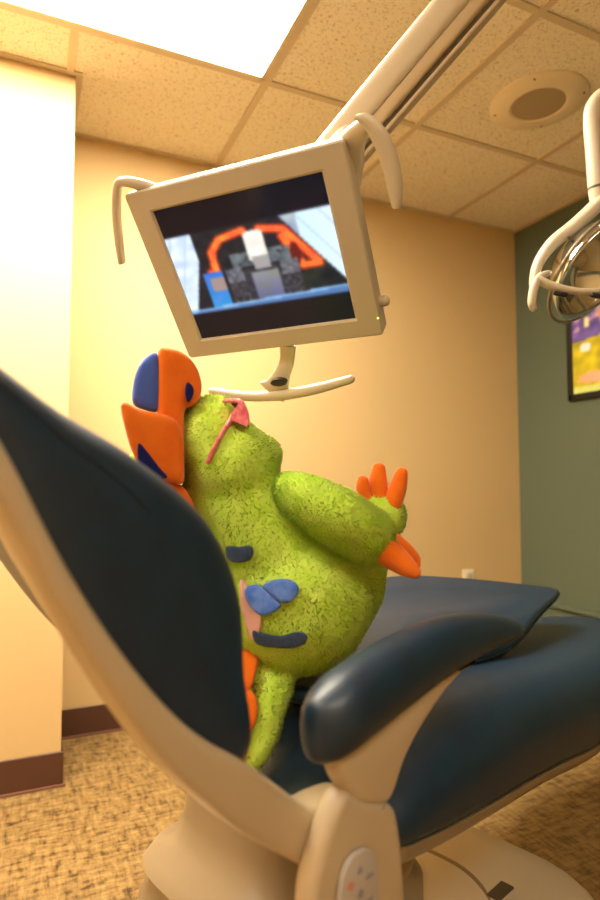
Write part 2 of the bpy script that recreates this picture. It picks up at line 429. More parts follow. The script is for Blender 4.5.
# ------------------------------------------------------------------ monitor on its ceiling arm
MW = .42
def camv(x, y, z): return Rv*x + Uv*y + Fv*z
TL = W(123, 195, 2.6107*MW)
eu = camv(.92297, .04512, -.38222)*MW
ev = camv(.2120, -.6409, .42275)*MW
eu_n = eu.normalized(); ev = (ev-eu_n*ev.dot(eu_n)); ev_n = ev.normalized(); en = eu_n.cross(ev_n).normalized()
if en.dot(CP-TL) > 0: en = -en                     # en points away from the viewer, into the case
fout = -en
def hit(x, y, off=0.0):                             # point of the bezel plane (raised by off) seen at x, y
    q = ray(x, y); return CP + q*((TL+fout*off-CP).dot(en)/q.dot(en))
MH = ev.length
cen = TL+eu/2+ev/2
t = MON = root('ceiling_mounted_monitor', tuple(cen), 'cream monitor with handles on overhead arm, screen showing a film', 'monitor')
def uv(x, y): p = hit(x, y)-TL; return p.dot(eu_n), p.dot(ev_n)
sc = [uv(*q) for q in ((151, 212.5), (320.5, 172), (356.5, 319.5), (202, 339.5))]
su0 = (sc[0][0]+sc[3][0])/2; su1 = (sc[1][0]+sc[2][0])/2; sv0 = (sc[0][1]+sc[1][1])/2; sv1 = (sc[2][1]+sc[3][1])/2
def MP(u, v, d): return TL+eu_n*u+ev_n*v+en*d       # d: depth into the case
def rrect(u0, v0, u1, v1, r, n=5):
    P = []
    for cx, cy, a0 in ((u1-r, v0+r, -90), (u1-r, v1-r, 0), (u0+r, v1-r, 90), (u0+r, v0+r, 180)):
        for k in range(n): a = math.radians(a0+90*k/(n-1)); P.append((cx+r*math.cos(a), cy+r*math.sin(a)))
    return P
def rr_ring(u0, v0, u1, v1, r, d): return [MP(x, y, d) for x, y in rrect(u0, v0, u1, v1, r)]
bz = [rr_ring(.014, .014, MW-.014, MH-.014, .012, .055), rr_ring(0, 0, MW, MH, .008, .035), rr_ring(0, 0, MW, MH, .008, .003),
      rr_ring(.003, .003, MW-.003, MH-.003, .006, 0), rr_ring(su0-.004, sv0-.004, su1+.004, sv1+.004, .002, 0), rr_ring(su0, sv0, su1, sv1, .001, .003), rr_ring(su0, sv0, su1, sv1, .001, .012)]
v, f = loft(bz); build('bezel', v, f, M_MONF, t, sharp=30)
def seg(p, a, b):
    ax, ay, bx, by = *a, *b; dx, dy = bx-ax, by-ay; k = max(0, min(1, ((p[0]-ax)*dx+(p[1]-ay)*dy)/(dx*dx+dy*dy)))
    return math.hypot(p[0]-ax-k*dx, p[1]-ay-k*dy)
def ell(u, v, cx, cy, rx, ry): return math.hypot((u-cx)/rx, (v-cy)/ry)
def film(u, v):
    if v < .205 or v > .795: return (9, 9, 20)
    n = mnoise.noise(Vector((u*16, v*16, 0))); n2 = mnoise.noise(Vector((u*45, v*45, 3)))
    c = (26+14*n, 28+12*n, 36+12*n)
    if u < .17 and v < .20+.62*(1-(u/.20))+.1: c = (200+35*n, 215+30*n, 230) if (u*3+v) % .30 > .03 else (165, 188, 212)
    if u > .66 and v < (u-.62)*1.7+.06: c = (205-70*(1-u), 222, 236) if (v-u*1.7) % .23 > .015 else (165, 185, 210)
    if u > .66 and v < (u-.62)*1.7+.06 and u < .80: c = (150+30*n, 165+30*n, 180)
    A = [((.25, .52), (.26, .36)), ((.26, .36), (.33, .28)), ((.33, .28), (.48, .25)), ((.58, .26), (.71, .29)), ((.71, .29), (.79, .42)), ((.79, .42), (.87, .55)), ((.78, .56), (.87, .56)), ((.70, .34), (.78, .56)), ((.22, .50), (.24, .64))]
    d = min(seg((u, v), a, b) for a, b in A)
    if d < .019: c = (255, 112+50*n, 52)
    elif d < .032: c = (150, 48, 28)
    if ell(u, v, .75, .47, .03, .08) < 1: c = (95, 30, 25)
    if .36 < u < .72 and .40 < v < .50 and abs(n2) < .45: c = (92+40*n, 102+40*n, 108+40*n)        # frame of the seat behind
    # empty pilot seat: dark padded shell with a pale square headrest
    if .40 < u < .70 and .52 < v < .80: c = (46+30*n2, 48+30*n2, 58+30*n2)
    if .46 < u < .63 and .55 < v < .77: c = (112+200*(.64-v), 114+200*(.64-v), 130+30*n)
    for k in (.36, .70):
        if abs(u-k) < .055 and .50 < v < .76: c = (92+50*n2, 94+50*n2, 104+50*n2) if v < .60 else (52+40*n2, 52+40*n2, 60+40*n2)
    if max(abs(u-.535)/.070, abs(v-.37)/.105)**3+(abs(u-.535)/.085)**2 < 1.2: c = (226+25*n, 220+25*n, 212+25*n)
    if abs(u-.54) < .05 and .44 < v < .53: c = (150, 146, 146)
    # low blue locker at the left
    if abs(u-.225) < .062 and .50 < v < .78: c = (48+30*n, 105+40*(v-.5)*3, 200)
    if abs(u-.24) < .045 and .54 < v < .64: c = (150, 130, 125)
    if v > .765-.03*u: c = (120+30*n, 165+25*n, 205+15*n)
    if v > .785-.03*u: c = (75, 110, 160)
    return tuple(max(0, min(255, x)) for x in c)
painted('screen', MP(su0, sv0, .006), eu_n*(su1-su0), ev_n*(sv1-sv0), 150, 118, film, attr_mat('lit_screen', emit=1.15, rough=.15, coat=.1), t, Vector((0, 0, 0)))
# power light and knob on the lower right of the case
u0, v0 = uv(378, 318); v, f = ball(MP(u0, v0, -.0005), .0016, n=12); build('power_light', v, f, emis('green_led', (.5, 1, .05, 1), 3), t)
kp = MP(MW+.004, MH*.83, .022); v, f = tube([kp-eu_n*.006, kp+eu_n*.006], .010, 16, 1); build('tilt_knob', v, f, M_PLASTIC, t)
# the mounting head behind the case
def plate(pixpts, Z0, Z1, thick, name, material, rim=.004, par=MON):
    """solid outline: depth runs from Z0 at its first point to Z1 at its last"""
    pts = sm2(pixpts, 4); y0 = min(p[1] for p in pts); y1 = max(p[1] for p in pts)
    dep = lambda y: Z0+(Z1-Z0)*(y-y0)/(y1-y0)
    v, f = slab(pts, 0, thick, 0, lambda x, y, w: W(x, y, dep(y)+w)); return build(name, v, f, material, par, sharp=40)
ZB = 1.10
def back(x, y, d): q = hit(x, y, -d); return q
v, f = tube([cen+en*.05, cen+en*.11], [.055, .045], 24, 1); build('mount_hub', v, f, M_PLASTIC, t)
# tapered blade handles on both sides
def blade(path, widths, thick, name):
    pts = catmull(path, 6); n = len(pts); rings = []
    for i, p in enumerate(pts):
        k = i/(n-1)*(len(widths)-1); j = min(int(k), len(widths)-2); w = widths[j]*(1-(k-j))+widths[j+1]*(k-j)
        d = (pts[min(i+1, n-1)]-pts[max(0, i-1)]).normalized(); s = d.cross(en).normalized(); q = s.cross(d).normalized()
        rings.append([p+s*(w*math.copysign(abs(math.cos(a))**.8, math.cos(a)))+q*(thick*math.copysign(abs(math.sin(a))**.8, math.sin(a))) for a in [2*math.pi*j2/16 for j2 in range(16)]])
    v, f = loft(rings); return build(name, v, f, M_PLASTIC, MON, sharp=50)
ZR = 0.045
blade([back(350, 188, .05), back(348, 165, .045), back(351, 146, .03), back(361, 130, .012), back(370, 124, .004)], [.018, .027, .024, .015, .008], .010, 'handle_mount')
blade([back(356, 116.5, 0), back(367, 121, 0), back(380, 137, 0), back(390, 162, 0), back(395, 186, 0), back(397, 207, 0)], [.003, .0095, .0135, .0140, .0125, .007], .010, 'handle')
blade([back(160, 193, .03), back(143, 186, .015), back(125, 181.5, .0), back(118, 186, 0), back(116.5, 212, 0), back(119, 240, 0), back(122, 263, 0)],
      [.013, .011, .008, .0075, .0075, .0075, .005], .010, 'handle')
hd = blade([back(288, 345, .02), back(287, 360, .02), back(283, 372, .012), back(277, 386, .006), back(272, 392, .004)], [.0165, .0155, .0165, .025, .034], .008, 'handle')
v, f = tube([back(212, 391, 0), back(245, 396, .0), back(280, 395, .0), (back(315, 389, .0)), back(351, 379, 0)], [.0095, .012, .0135, .0125, .0095], 16, 6, squash=.9)
build('grip', v, f, M_PLASTIC, hd)
b0 = back(279, 382, -.004)
rings = [[b0+fout*dz+eu_n*(.0185*k*math.cos(a))+ev_n*(.0085*k*math.sin(a)) for a in [2*math.pi*j/24 for j in range(24)]] for dz, k in ((-.004, 1), (.003, 1), (.004, .85))]
v, f = loft(rings); bd = build('badge', v, f, M_BLACK, hd)
for k in range(-2, 3):
    c0 = b0+fout*.0045+eu_n*(k*.005)+ev_n*(.001*(-1)**k)
    v, f = tube([c0-eu_n*.0022-ev_n*.0015, c0+ev_n*.0015, c0+eu_n*.0022-ev_n*.001], .0005, 6, 3); 
    build('lettering', v, f, mat('pale_print', (.35, .35, .34), .4), bd) if False else None
# overhead arm: square tube with a groove, rising past the camera to the ceiling
p0 = cen+en*.115; a0 = W(358, 128, 1.25); a1 = W(466, 0, 1.13); d = (a1-a0).normalized()
kk = (H-.01-a1.z)/d.z; a2 = a1+d*kk; sN = d.cross(Fv).normalized(); nN = d.cross(sN).normalized()
if nN.dot(Fv) > 0: nN = -nN
def beam(c0, c1, w0, w1, t0, t1, bev=.012):
    out = []
    for k in range(2):
        c = (c0, c1)[k]; P = rrect(w0, t0, w1, t1, bev, 5); out.append([c+sN*x+nN*y for x, y in P])
    return loft(out)
if (W(500, 60, 1.13)-a1).dot(sN) < 0: sN = -sN      # sN points to the lower right
v, f = beam(a0-d*.095, a2, -.044, .012, -.035, .028, .014); arm = build('support_arm', v, f, M_PLASTIC, t)
v, f = beam(a0-d*.085, a2, .008, .036, -.03, .018, .008); build('arm_cover', v, f, M_CHAIRP, arm)
v, f = beam(a0-d*.08, a2, .030, .047, -.025, .004, .004); build('arm_channel', v, f, M_DARK, arm)
v, f = beam(a0-d*.08, a2, .044, .052, -.028, .010, .003); build('arm_rail', v, f, M_CHAIRP, arm)
v, f = tube([p0, p0+(a0-p0)*.5+en*.02, a0-d*.02], [.035, .035, .032], 20, 6); build('arm_joint', v, f, M_PLASTIC, t)
v, f = disc((a2.x, a2.y), [(.13, H-.003), (.13, H-.02), (.09, H-.035)]); build('ceiling_plate', v, f, M_PLASTIC, t)

# ------------------------------------------------------------------ dental light at the right
ZL = 1.30
c0 = W(593, 267, ZL+.03)
t = LIGHT = root('dental_light', tuple(c0), 'cream dental examination light with mirrored reflector hanging at right edge', 'dental light')
px = lambda x, y, z=0: W(x, y, ZL+z)
top = px(690, 80, .02)
v, f = tube([px(600, 206), px(597, 190), px(594, 150), px(592, 118), px(596, 103), px(610, 93), px(640, 88), top], [.0165, .0175, .0175, .0175, .0175, .0175, .0175, .0175], 20, 6)
ar = build('support_arm', v, f, M_PLASTIC, t)
v, f = tube([px(596.5, 187), px(596.7, 189.5)], .0179, 20, 1, caps=False); build('joint_ring', v, f, M_DARK, ar)
v, f = tube([top, Vector((top.x, top.y, H-.004))], .02, 20, 1); build('drop_pole', v, f, M_PLASTIC, ar)
v, f = disc((top.x, top.y), [(.08, H-.002), (.08, H-.02), (.05, H-.03)]); build('ceiling_plate', v, f, M_PLASTIC, ar)
# dish facing down and left
dn = (camv(.50, -.63, -.58)).normalized()
ua = dn.cross(Vector((0, 0, 1))).normalized(); ub = dn.cross(ua).normalized()
rings = []; R = .118
for k in range(13):
    a = math.radians(4+k*5.2); rings.append([c0-dn*(.155*math.cos(a)-.08)+ua*(R*1.10*math.sin(a)*math.cos(q))+ub*(R*1.10*math.sin(a)*math.sin(q)) for q in [2*math.pi*j/48 for j in range(48)]])
v, f = loft(rings, cap=False); rf = build('reflector', v, f, M_CHROME, t)
s_ = rf.modifiers.new('t', 'SOLIDIFY'); s_.thickness = .004
v, f = tube([c0+dn*.008+ua*(R*1.115*math.cos(q))+ub*(R*1.115*math.sin(q)) for q in [2*math.pi*j/36 for j in range(37)]], .004, 8, 1, caps=False)
build('reflector_rim', v, f, mat('dull_rim', (.30, .26, .19), .3, metal=.6), rf)
v, f = ball(c0-dn*.04, .018, n=16); build('bulb_shield', v, f, M_PLASTIC, t)
v, f = tube([px(602, 200), px(590, 212), px(572, 228), px(552, 244), px(538, 264), px(534, 282), px(535, 287)], [.022, .023, .022, .020, .016, .014, .011], 18, 6, squash=.7)
yk = build('yoke', v, f, M_PLASTIC, t)
v, f = tube([px(602, 200), px(625, 212), px(650, 235), px(668, 264), px(672, 285)], [.020, .018, .0155, .013, .010], 18, 6, squash=.7); build('yoke', v, f, M_PLASTIC, t)
for q in ((584, 219), (569, 238)):
    v, f = ball(px(*q, -.018), .0035, n=10); build('screw', v, f, M_DARK, yk)
v, f = tube([px(549, 273, -.03), px(540, 277, -.045), px(534, 288, -.05), px(532, 302, -.05), px(534, 309, -.045)], [.006, .008, .009, .009, .007], 14, 6); build('handle_loop', v, f, M_PLASTIC, t)
v, f = tube([px(540, 280, -.045), px(552, 286, -.05), px(575, 291, -.055), px(605, 291, -.055), px(635, 284, -.04), px(660, 276, -.02)], [.012, .0115, .0095, .009, .0095, .010], 18, 6, squash=.75)
hb = build('handle_bar', v, f, M_PLASTIC, t)
for q in ((560, 294), (597, 296)):
    v, f = tube([px(q[0]-5, q[1]-1, -.066), px(q[0]+6, q[1]+1, -.066)], .005, 12, 1); build('switch', v, f, M_BLACK, hb)

# ------------------------------------------------------------------ patient chair
DC = .72; base_pt = L(.76, DC, 0)
t = CHAIR = root('dental_chair', tuple(base_pt), 'navy blue upholstered dental patient chair with beige shell and one armrest toward us', 'dental chair', math.atan2(Av.y, Av.x))
def prof(pix, d, n=4): return sm2([CH(x, y, d) for x, y in pix], n)
near, far = .45, .87; DB = .66
cush = prof([(-165, 262), (-150, 262), (-100, 297), (-50, 330), (0, 362), (50, 396), (100, 435), (160, 476), (200, 508), (228, 543), (243, 580), (250, 615), (251, 660), (248, 700), (244, 748), (238, 756), (200, 735), (160, 700), (110, 638), (60, 560), (0, 446), (-60, 350), (-120, 285), (-160, 275)], near)
CMAX = max(p[0] for p in cush)
steps = []
def place_back(x, z, w):
    # the front face is scooped between the two side bolsters
    k = abs(w-DB)/(DB-near); scoop = .04*max(0.0, 1-k**5)
    tt = (x-back_line(z)); fr = max(0.0, min(1.0, tt/.07))
    q = max(0.0, (w-.49)/(far-.49)); low = max(0.0, (.74-z)/.05)
    return L(x-scoop*fr*.8+q*(.078*(1-fr)), w, z-scoop*fr*.25+q*.03*min(1, low))
def back_line(z):                                    # s of the back of the cushion at height z
    T_ = [(.66, .33), (.70, .30), (.757, .27), (.81, .23), (.876, .187), (.96, .145), (1.1, .06)]
    for (z0, s0), (z1, s1) in zip(T_, T_[1:]):
        if z <= z1: return s0+(s1-s0)*(z-z0)/(z1-z0)
    return T_[-1][1]
def inset_front(P, d):                               # big roll-over on the front edge, a tight one at the back
    Q = offs(P, 1.0); out = []
    for a, b in zip(P, Q):
        w_ = max(.06, min(1.0, (a[0]-back_line(a[1])-.02)/.07)); w_ *= max(.15, min(1.0, (a[1]-.70)/.06))
        out.append((a[0]+(b[0]-a[0])*d*w_, a[1]+(b[1]-a[1])*d*w_))
    return out
def grow(P):
    Q = offs(P, 1.0); out = []
    for a, b in zip(P, Q):
        w_ = max(0, min(1.0, (a[0]-back_line(a[1])-.02)/.07)); e_ = .012+.015*w_
        out.append((a[0]-(b[0]-a[0])*e_, a[1]-(b[1]-a[1])*e_))
    return out
CP2 = grow(cush)
rings = []; RO = .062
for k in range(7):
    a_ = math.pi/2*k/6; rings.append([place_back(x, z, near-.003+RO*(1-math.cos(a_))*.75) for x, z in inset_front(CP2, RO*(1-math.sin(a_)))])
for k in range(1, 14):
    rings.append([place_back(x, z, near-.003+RO*.75+(far-near-RO*1.5)*k/14) for x, z in CP2])
for k in range(6, -1, -1):
    a_ = math.pi/2*k/6; rings.append([place_back(x, z, far-RO*(1-math.cos(a_))*.75) for x, z in inset_front(CP2, RO*(1-math.sin(a_)))])
v, f = loft(rings)
bc = inflate('backrest_cushion', [(v, f)], M_UPH, t, .007, 22, .7)
sd = surf_depth(bc, .5)
v, f = tube([W(x, y, sd(x, y)) for x, y in ((-40, 362), (0, 384), (25, 404), (62, 438), (100, 466), (125, 487), (150, 512))], .0011, 8, 5)
build('seam', v, f, M_SEAM, bc)
rail = prof([(-150, 292), (-120, 300), (-60, 352), (0, 450), (60, 564), (110, 642), (160, 703), (200, 737), (240, 759), (275, 785), (303, 804), (322, 797), (345, 790), (362, 800), (372, 830), (365, 880), (345, 890), (320, 874), (250, 838), (200, 802), (150, 753), (100, 684), (50, 602), (0, 514), (-60, 428), (-120, 350)], .44)
v, f = slab(rail, .424, .470, .009, lambda x, z, w: L(x, w, z), steps=4); build('side_shell', v, f, M_CHAIRP, t, sharp=60)
pan = prof([(-130, 305), (-60, 362), (0, 462), (60, 572), (110, 650), (160, 710), (200, 745), (235, 775), (240, 815), (200, 796), (150, 747), (100, 678), (50, 596), (0, 508), (-60, 420), (-120, 345)], .44)
def place_pan(x, z, w):                              # the shell thins towards the far side of the back
    q = max(0, (w-.466)/(far-.466)); k = 1-.93*q; b_ = back_line(z)
    return L((b_+(x-b_)*k if x < b_ else x)+.078*q, w, z+.03*q*min(1, max(0, (.74-z)/.05)))
v, f = slab(pan, .466, far, .004, place_pan, mid=10, steps=2); build('back_shell', v, f, M_CHAIRP, t, sharp=50)

# seat and leg rest: one upholstered length, rising to the knees
ST = [(.545, .505, .472, .12), (.58, .515, .468, .19), (.64, .538, .466, .232), (.75, .575, .455, .240), (.90, .592, .442, .240), (1.10, .588, .428, .240), (1.30, .572, .404, .238), (1.50, .560, .395, .232), (1.70, .552, .392, .215), (1.84, .545, .392, .185), (1.93, .535, .395, .135), (1.965, .52, .41, .09)]
def seat_ring(s, zt, zb, hw):
    P = []; r = min(.085, (zt-zb)*.62); rb = .018
    for k in range(9): a = math.radians(90*k/8); P.append((hw-.085*1.0+.085*math.sin(a), zt-r+r*math.cos(a)-.010))
    for k in range(4): a = math.radians(90*k/3); P.append((hw-rb+rb*math.cos(a), zb+rb-rb*math.sin(a)))
    full = [(-x, z) for x, z in P]; top = [(hw-.085)*(q/4) for q in range(3, -4, -1)]
    right = P; left = full[::-1]
    crown = [(x, zt-.010*(abs(x)/(hw-.085+1e-6))**2) for x in (-(hw-.085)*.6, 0, (hw-.085)*.6)]
    ring = crown+right+left
    return [L(s, DC-x, z) for x, z in ring]
STP = catmull([Vector((a, b, c)) for a, b, c, _ in ST], 4); HW = catmull([Vector((a, d_, 0)) for a, _, _, d_ in ST], 4)
v, f = loft([seat_ring(p.x, p.y, p.z, h.y) for p, h in zip(STP, HW)]); build('seat_cushion', v, f, M_UPH, t, sharp=70)
rings = []
for p, h in zip(STP, HW):
    if p.x < .64: continue
    hw = h.y-.004; z1 = p.z+.002; z0 = p.z-.036
    P = [(-hw, z1), (hw, z1), (hw-.002, z1-.012), (hw-.02, z0+.006), (hw-.05, z0), (-hw+.05, z0), (-hw+.02, z0+.006), (-hw+.002, z1-.012)]
    rings.append([L(p.x, DC-x, z) for x, z in P])
v, f = loft(rings); build('seat_shell', v, f, M_CHAIR_SHADED, t, sharp=40)

# arm hub, support and pad on the near side (and its twin on the far side)
hub = prof([(346, 791), (366, 800), (392, 805), (399, 828), (403, 870), (406, 930), (404, 990), (360, 1010), (310, 1000), (308, 960), (309, 900), (317, 862), (330, 820)], .40)
sup = prof([(338, 757), (350, 797), (358, 805), (372, 808), (388, 804), (396, 790), (406, 760), (424, 725), (448, 690), (478, 655), (440, 672), (390, 715)], .40)
pad_side = [(.398, .706), (.405, .680), (.432, .666), (.48, .672), (.534, .681), (.62, .697), (.72, .712), (.78, .716), (.815, .722), (.826, .734), (.80, .752), (.727, .769), (.633, .776), (.535, .767), (.46, .752), (.42, .733)]
def make_arm(side):
    S = (lambda s, d, z: L(s, d, z)) if side == 1 else (lambda s, d, z: L(s, 2*DC-d, z))
    v, f = slab(hub, .396, .424, .011, lambda x, z, w: S(x, w, z), steps=5); hb = build('arm_hub', v, f, M_CHAIRP, t, sharp=60)
    v, f = slab(sup, .398, .424, .010, lambda x, z, w: S(x, w, z), steps=4); build('armrest_support', v, f, M_CHAIRP, t, sharp=60)
    # pad: superelliptic sections along its length
    n = 44; rings = []
    s0, s1 = .408, .826
    up_ = [(.398, .706), (.405, .722), (.42, .735), (.46, .753), (.535, .768), (.633, .777), (.727, .769), (.80, .751), (.822, .738), (.828, .730)]
    lo_ = [(.398, .702), (.403, .686), (.418, .672), (.45, .674), (.534, .692), (.62, .709), (.72, .721), (.79, .724), (.818, .726), (.828, .729)]
    sm = lambda T_: [(p.x, p.y) for p in catmull([(a, b, 0) for a, b in T_], 5)]
    up_, lo_ = sm(up_), sm(lo_)
    def ip(T_, s):
        for (a, b), (c, e) in zip(T_, T_[1:]):
            if s <= c: return b+(e-b)*(s-a)/(c-a)
        return T_[-1][1]
    for k in range(n+1):
        q = .5-.5*math.cos(math.pi*k/n); s = s0+.001+(s1-s0-.002)*q
        zt, zb = ip(up_, s), ip(lo_, s); e0 = min(1, (s-s0)/.045); e1 = min(1, (s1-s)/.05)
        hw = .034*math.sqrt(max(.03, 1-(1-e0)**2))*math.sqrt(max(.03, 1-(1-e1)**2))*(1-.18*q)
        zc, hz = (zt+zb)/2, (zt-zb)/2
        rings.append([S(s, .412+hw*math.copysign(abs(math.cos(a))**.82, math.cos(a)), zc+hz*math.copysign(abs(math.sin(a))**.9, math.sin(a))) for a in [2*math.pi*j/28 for j in range(28)]])
    v, f = loft(rings); inflate('armrest_pad', [(v, f)], M_UPH, t, .004, 14, .6)
    s_n, z_n = CH(370, 808, .412)
    v, f = tube([S(s_n, .416, z_n+.004), S(s_n, .416, z_n-.002)], .019, 24, 1, caps=False); build('pivot_collar', v, f, M_DARK, hb)
    return hb, S
hb, S = make_arm(1)
# touch pad on the near hub
ps, pz = CH(359, 895, .39)
def pp(x, z, w): return L(ps+x, .392+w, pz+z)
oval = [(.0285*math.copysign(abs(math.cos(a))**.85, math.cos(a)), .040*math.copysign(abs(math.sin(a))**.85, math.sin(a))) for a in [2*math.pi*j/40 for j in range(40)]]
v, f = slab(oval, -.0035, .002, .001, pp, steps=2); tp = build('touch_pad', v, f, M_GREY, hb)
def glyph(x, z, kind, material):
    P = []
    if kind == 'up': P = [(-.004, -.003), (.004, -.003), (0, .004)]
    elif kind == 'down': P = [(-.004, .003), (.004, .003), (0, -.004)]
    elif kind == 'bar': P = [(-.005, -.002), (.005, -.002), (.005, .002), (-.005, .002)]
    else: P = [(.004*math.cos(k), .004*math.sin(k)) for k in [2*math.pi*j/12 for j in range(12)]]
    v, f = slab([(x+a, z+b) for a, b in P], -.0045, -.003, 0, pp, steps=1); build('button', v, f, material, tp, smooth=False)
for x, z, k, m_ in ((0, .024, 'up', M_ICON), (-.0135, .015, 'dot', M_RED), (.0135, .013, 'bar', M_ICON), (0, .002, 'dot', M_ICON), (-.0135, -.010, 'dot', M_ICON), (0, -.012, 'down', M_ICON), (.0135, -.010, 'dot', M_ICON), (0, -.027, 'bar', M_ICON)):
    glyph(x, z, k, m_)

# lift column, pump cover and base plate
def sq_ring(s0, s1, hw, z, e=.5, n=40, dc=DC):
    cs, hs = (s0+s1)/2, (s1-s0)/2
    return [L(cs+hs*math.copysign(abs(math.cos(a))**e, math.cos(a)), dc+hw*math.copysign(abs(math.sin(a))**e, math.sin(a)), z) for a in [2*math.pi*j/n for j in range(n)]]
rings = [sq_ring(.53, .84, .12, .50), sq_ring(.525, .84, .125, .44), sq_ring(.51, .84, .135, .40), sq_ring(.480, .84, .158, .387), sq_ring(.468, .85, .166, .372), sq_ring(.480, .84, .159, .352), sq_ring(.478, .84, .159, .345), sq_ring(.462, .86, .168, .325), sq_ring(.46, .86, .170, .25), sq_ring(.43, .88, .18, .14), sq_ring(.43, .88, .18, .10)]
v, f = loft(rings); pc = build('pump_cover', v, f, M_CHAIR_SHADED, t, sharp=60)
v, f = loft([sq_ring(.60, .90, .15, .465, .6), sq_ring(.60, .90, .15, .44, .6)]); build('seat_frame', v, f, M_BLACK, t)
rings = [sq_ring(.15, 1.36, .300, 0, .45), sq_ring(.15, 1.355, .297, .07, .45), sq_ring(.16, 1.35, .290, .105, .46), sq_ring(.18, 1.33, .275, .125, .48), sq_ring(.25, 1.27, .235, .140, .5), sq_ring(.35, 1.17, .17, .147, .55)]
v, f = loft(rings); bp_ = build('base_plate', v, f, mat('pale_base_plastic', (.74, .62, .43), .4), t, sharp=60)
v, f = tube([L(1.14, .80, .1465), L(1.14, .70, .146), L(1.10, .62, .144), L(1.02, .56, .141), L(.90, .535, .138)], .006, 10, 6, squash=.6); build('seam_ridge', v, f, M_CHAIR_SHADED, bp_)
for s_, d_ in ((1.13, .61), (1.02, .575)):
    v, f = box(L(s_, d_, .146), .06, .028, .006, Av, Lv, Vector((0, 0, 1)), .002); build('foot_switch', v, f, M_DARK, bp_)

# ------------------------------------------------------------------ booster cushion lying on the seat
corners = [(.70, .665, .607), (.82, .655, .610), (1.19, .625, .606), (1.42, .655, .634), (1.625, .695, .648), (1.655, .715, .652), (1.64, .75, .657), (1.47, .90, .680), (1.29, 1.00, .690), (1.0, 1.00, .670), (.75, .98, .650), (.66, .93, .640), (.65, .80, .618)]
cp = catmull([Vector(c) for c in corners], 5, True)
cc = sum(cp, Vector())/len(cp)
def cring(k, dz, th=None):
    out = []
    for p in cp:
        q = cc+(p-cc)*k; z = p.z*1.0+dz
        out.append(L(q.x, q.y, z))
    return out
rings = []
for k, dz in ((.90, -.040), (.955, -.038), (.985, -.030), (1.0, -.017), (.997, -.008), (.985, -.002), (.96, 0.0), (.7, .001)):
    out = []
    for p in cp:
        q = cc+(p-cc)*k; tp_ = 1-.55*max(0, (p.x-1.3)/.35)
        zz = (p.z if k > .8 else p.z*.5+.645*.5)
        out.append(L(q.x, q.y, zz+.004+dz*.85*(tp_ if dz < -.003 else 1)))
    rings.append(out)
rings.append([L(cc.x+(p.x-cc.x)*.2, cc.y+(p.y-cc.y)*.2, .652) for p in cp])
bo = L(1.15, .8, .60)
t = root('booster_cushion', tuple(bo), 'flat navy blue booster cushion lying on the chair seat', 'cushion')
v, f = loft(rings); bcv = build('cover', v, f, M_UPH, t, sharp=70)
pip = [L(cc.x+(p.x-cc.x)*1.0, cc.y+(p.y-cc.y)*1.0, p.z-.016*(1-.55*max(0, (p.x-1.3)/.35))) for p in cp]; pip.append(pip[0])
v, f = tube(pip, .0022, 8, 1, caps=False); build('piping', v, f, M_SEAM, t)
zp = L(.765, .652, .592); v, f = ball(zp, .007, (1, .7, .6), n=12); build('zip_pull', v, f, M_BLACK, t)

# ------------------------------------------------------------------ the plush dragon
t = PL = root('plush_dragon', tuple(L(.66, .76, .60)), 'lime green furry plush dragon with orange crest leaning back in the chair', 'soft toy')
def B(x, y, Z, rp, sq=(1, 1, 1)): return ball(W(x, y, Z), rp*Z/FPX, sq, axes=(Rv, Uv, Fv))
def cap(pts, n=18): return tube([W(x, y, Z) for x, y, Z, r in pts], [r*Z/FPX for x, y, Z, r in pts], n, 5)
body = [
    # skull and muzzle
    B(212, 440, .93, 40, (.85, 1.12, 1.15)), B(215, 421, .93, 27, (1.1, .95, 1.1)), B(230, 464, .93, 45, (1, 1, 1.1)), B(262, 455, .95, 20, (1, 1, 1.3)),
    # neck, chest, belly
    cap([(222, 470, .94, 42), (240, 505, .95, 52), (268, 550, .98, 66), (293, 588, 1.0, 80), (298, 600, 1.0, 72)]),
    B(292, 590, 1.0, 83, (1, .98, 1.0)), B(325, 578, 1.04, 60, (1, 1, 1.0)), B(272, 625, .99, 50, (1, .95, 1.1)), B(345, 562, 1.08, 42, (1, 1, 1)),
    # tail
    cap([(258, 650, .97, 36), (272, 680, .935, 22), (268, 705, .91, 18), (262, 735, .89, 16), (252, 760, .865, 12), (247, 770, .86, 9)]),
]
bd = inflate('body', body, M_FUR, t, .006, 10, .6)
fur(bd, 110000, .0062, .0012, (.05, 0, -.4))
arm_n = [cap([(288, 488, .90, 17), (308, 500, .885, 25), (338, 517, .88, 29), (364, 534, .90, 28), (377, 546, .92, 20)]), B(368, 532, .905, 26)]
an = inflate('arm', arm_n, M_FUR, t, .005, 6, .6); fur(an, 30000, .0058, .0013, (.3, 0, -.3))
arm_f = [cap([(330, 545, 1.06, 26), (355, 530, 1.08, 28), (378, 516, 1.09, 25), (392, 514, 1.10, 16)]), B(382, 516, 1.09, 25, (.95, 1.0, 1))]
af = inflate('arm', arm_f, M_FUR, t, .005, 6, .6); fur(af, 20000, .0058, .0013, (.2, 0, .2))
def claw(pts, par): 
    v, f = cap(pts, 16); return build('claw', v, f, M_ORANGE, par, sharp=80)
claw([(366, 500, 1.07, 6), (363, 488, 1.07, 7), (363, 480, 1.07, 5.5)], af)
claw([(379, 500, 1.08, 9.5), (378, 482, 1.08, 9.5), (379, 468, 1.08, 6.5)], af)
claw([(392, 505, 1.07, 9.5), (398, 487, 1.07, 9), (402, 472, 1.07, 6)], af)
claw([(382, 548, .895, 14), (394, 557, .895, 13.5), (407, 567, .89, 10.5), (416, 573, .885, 6)], an)
claw([(393, 541, .94, 9), (404, 550, .94, 9), (413, 559, .94, 7.5), (416, 565, .935, 5)], an)
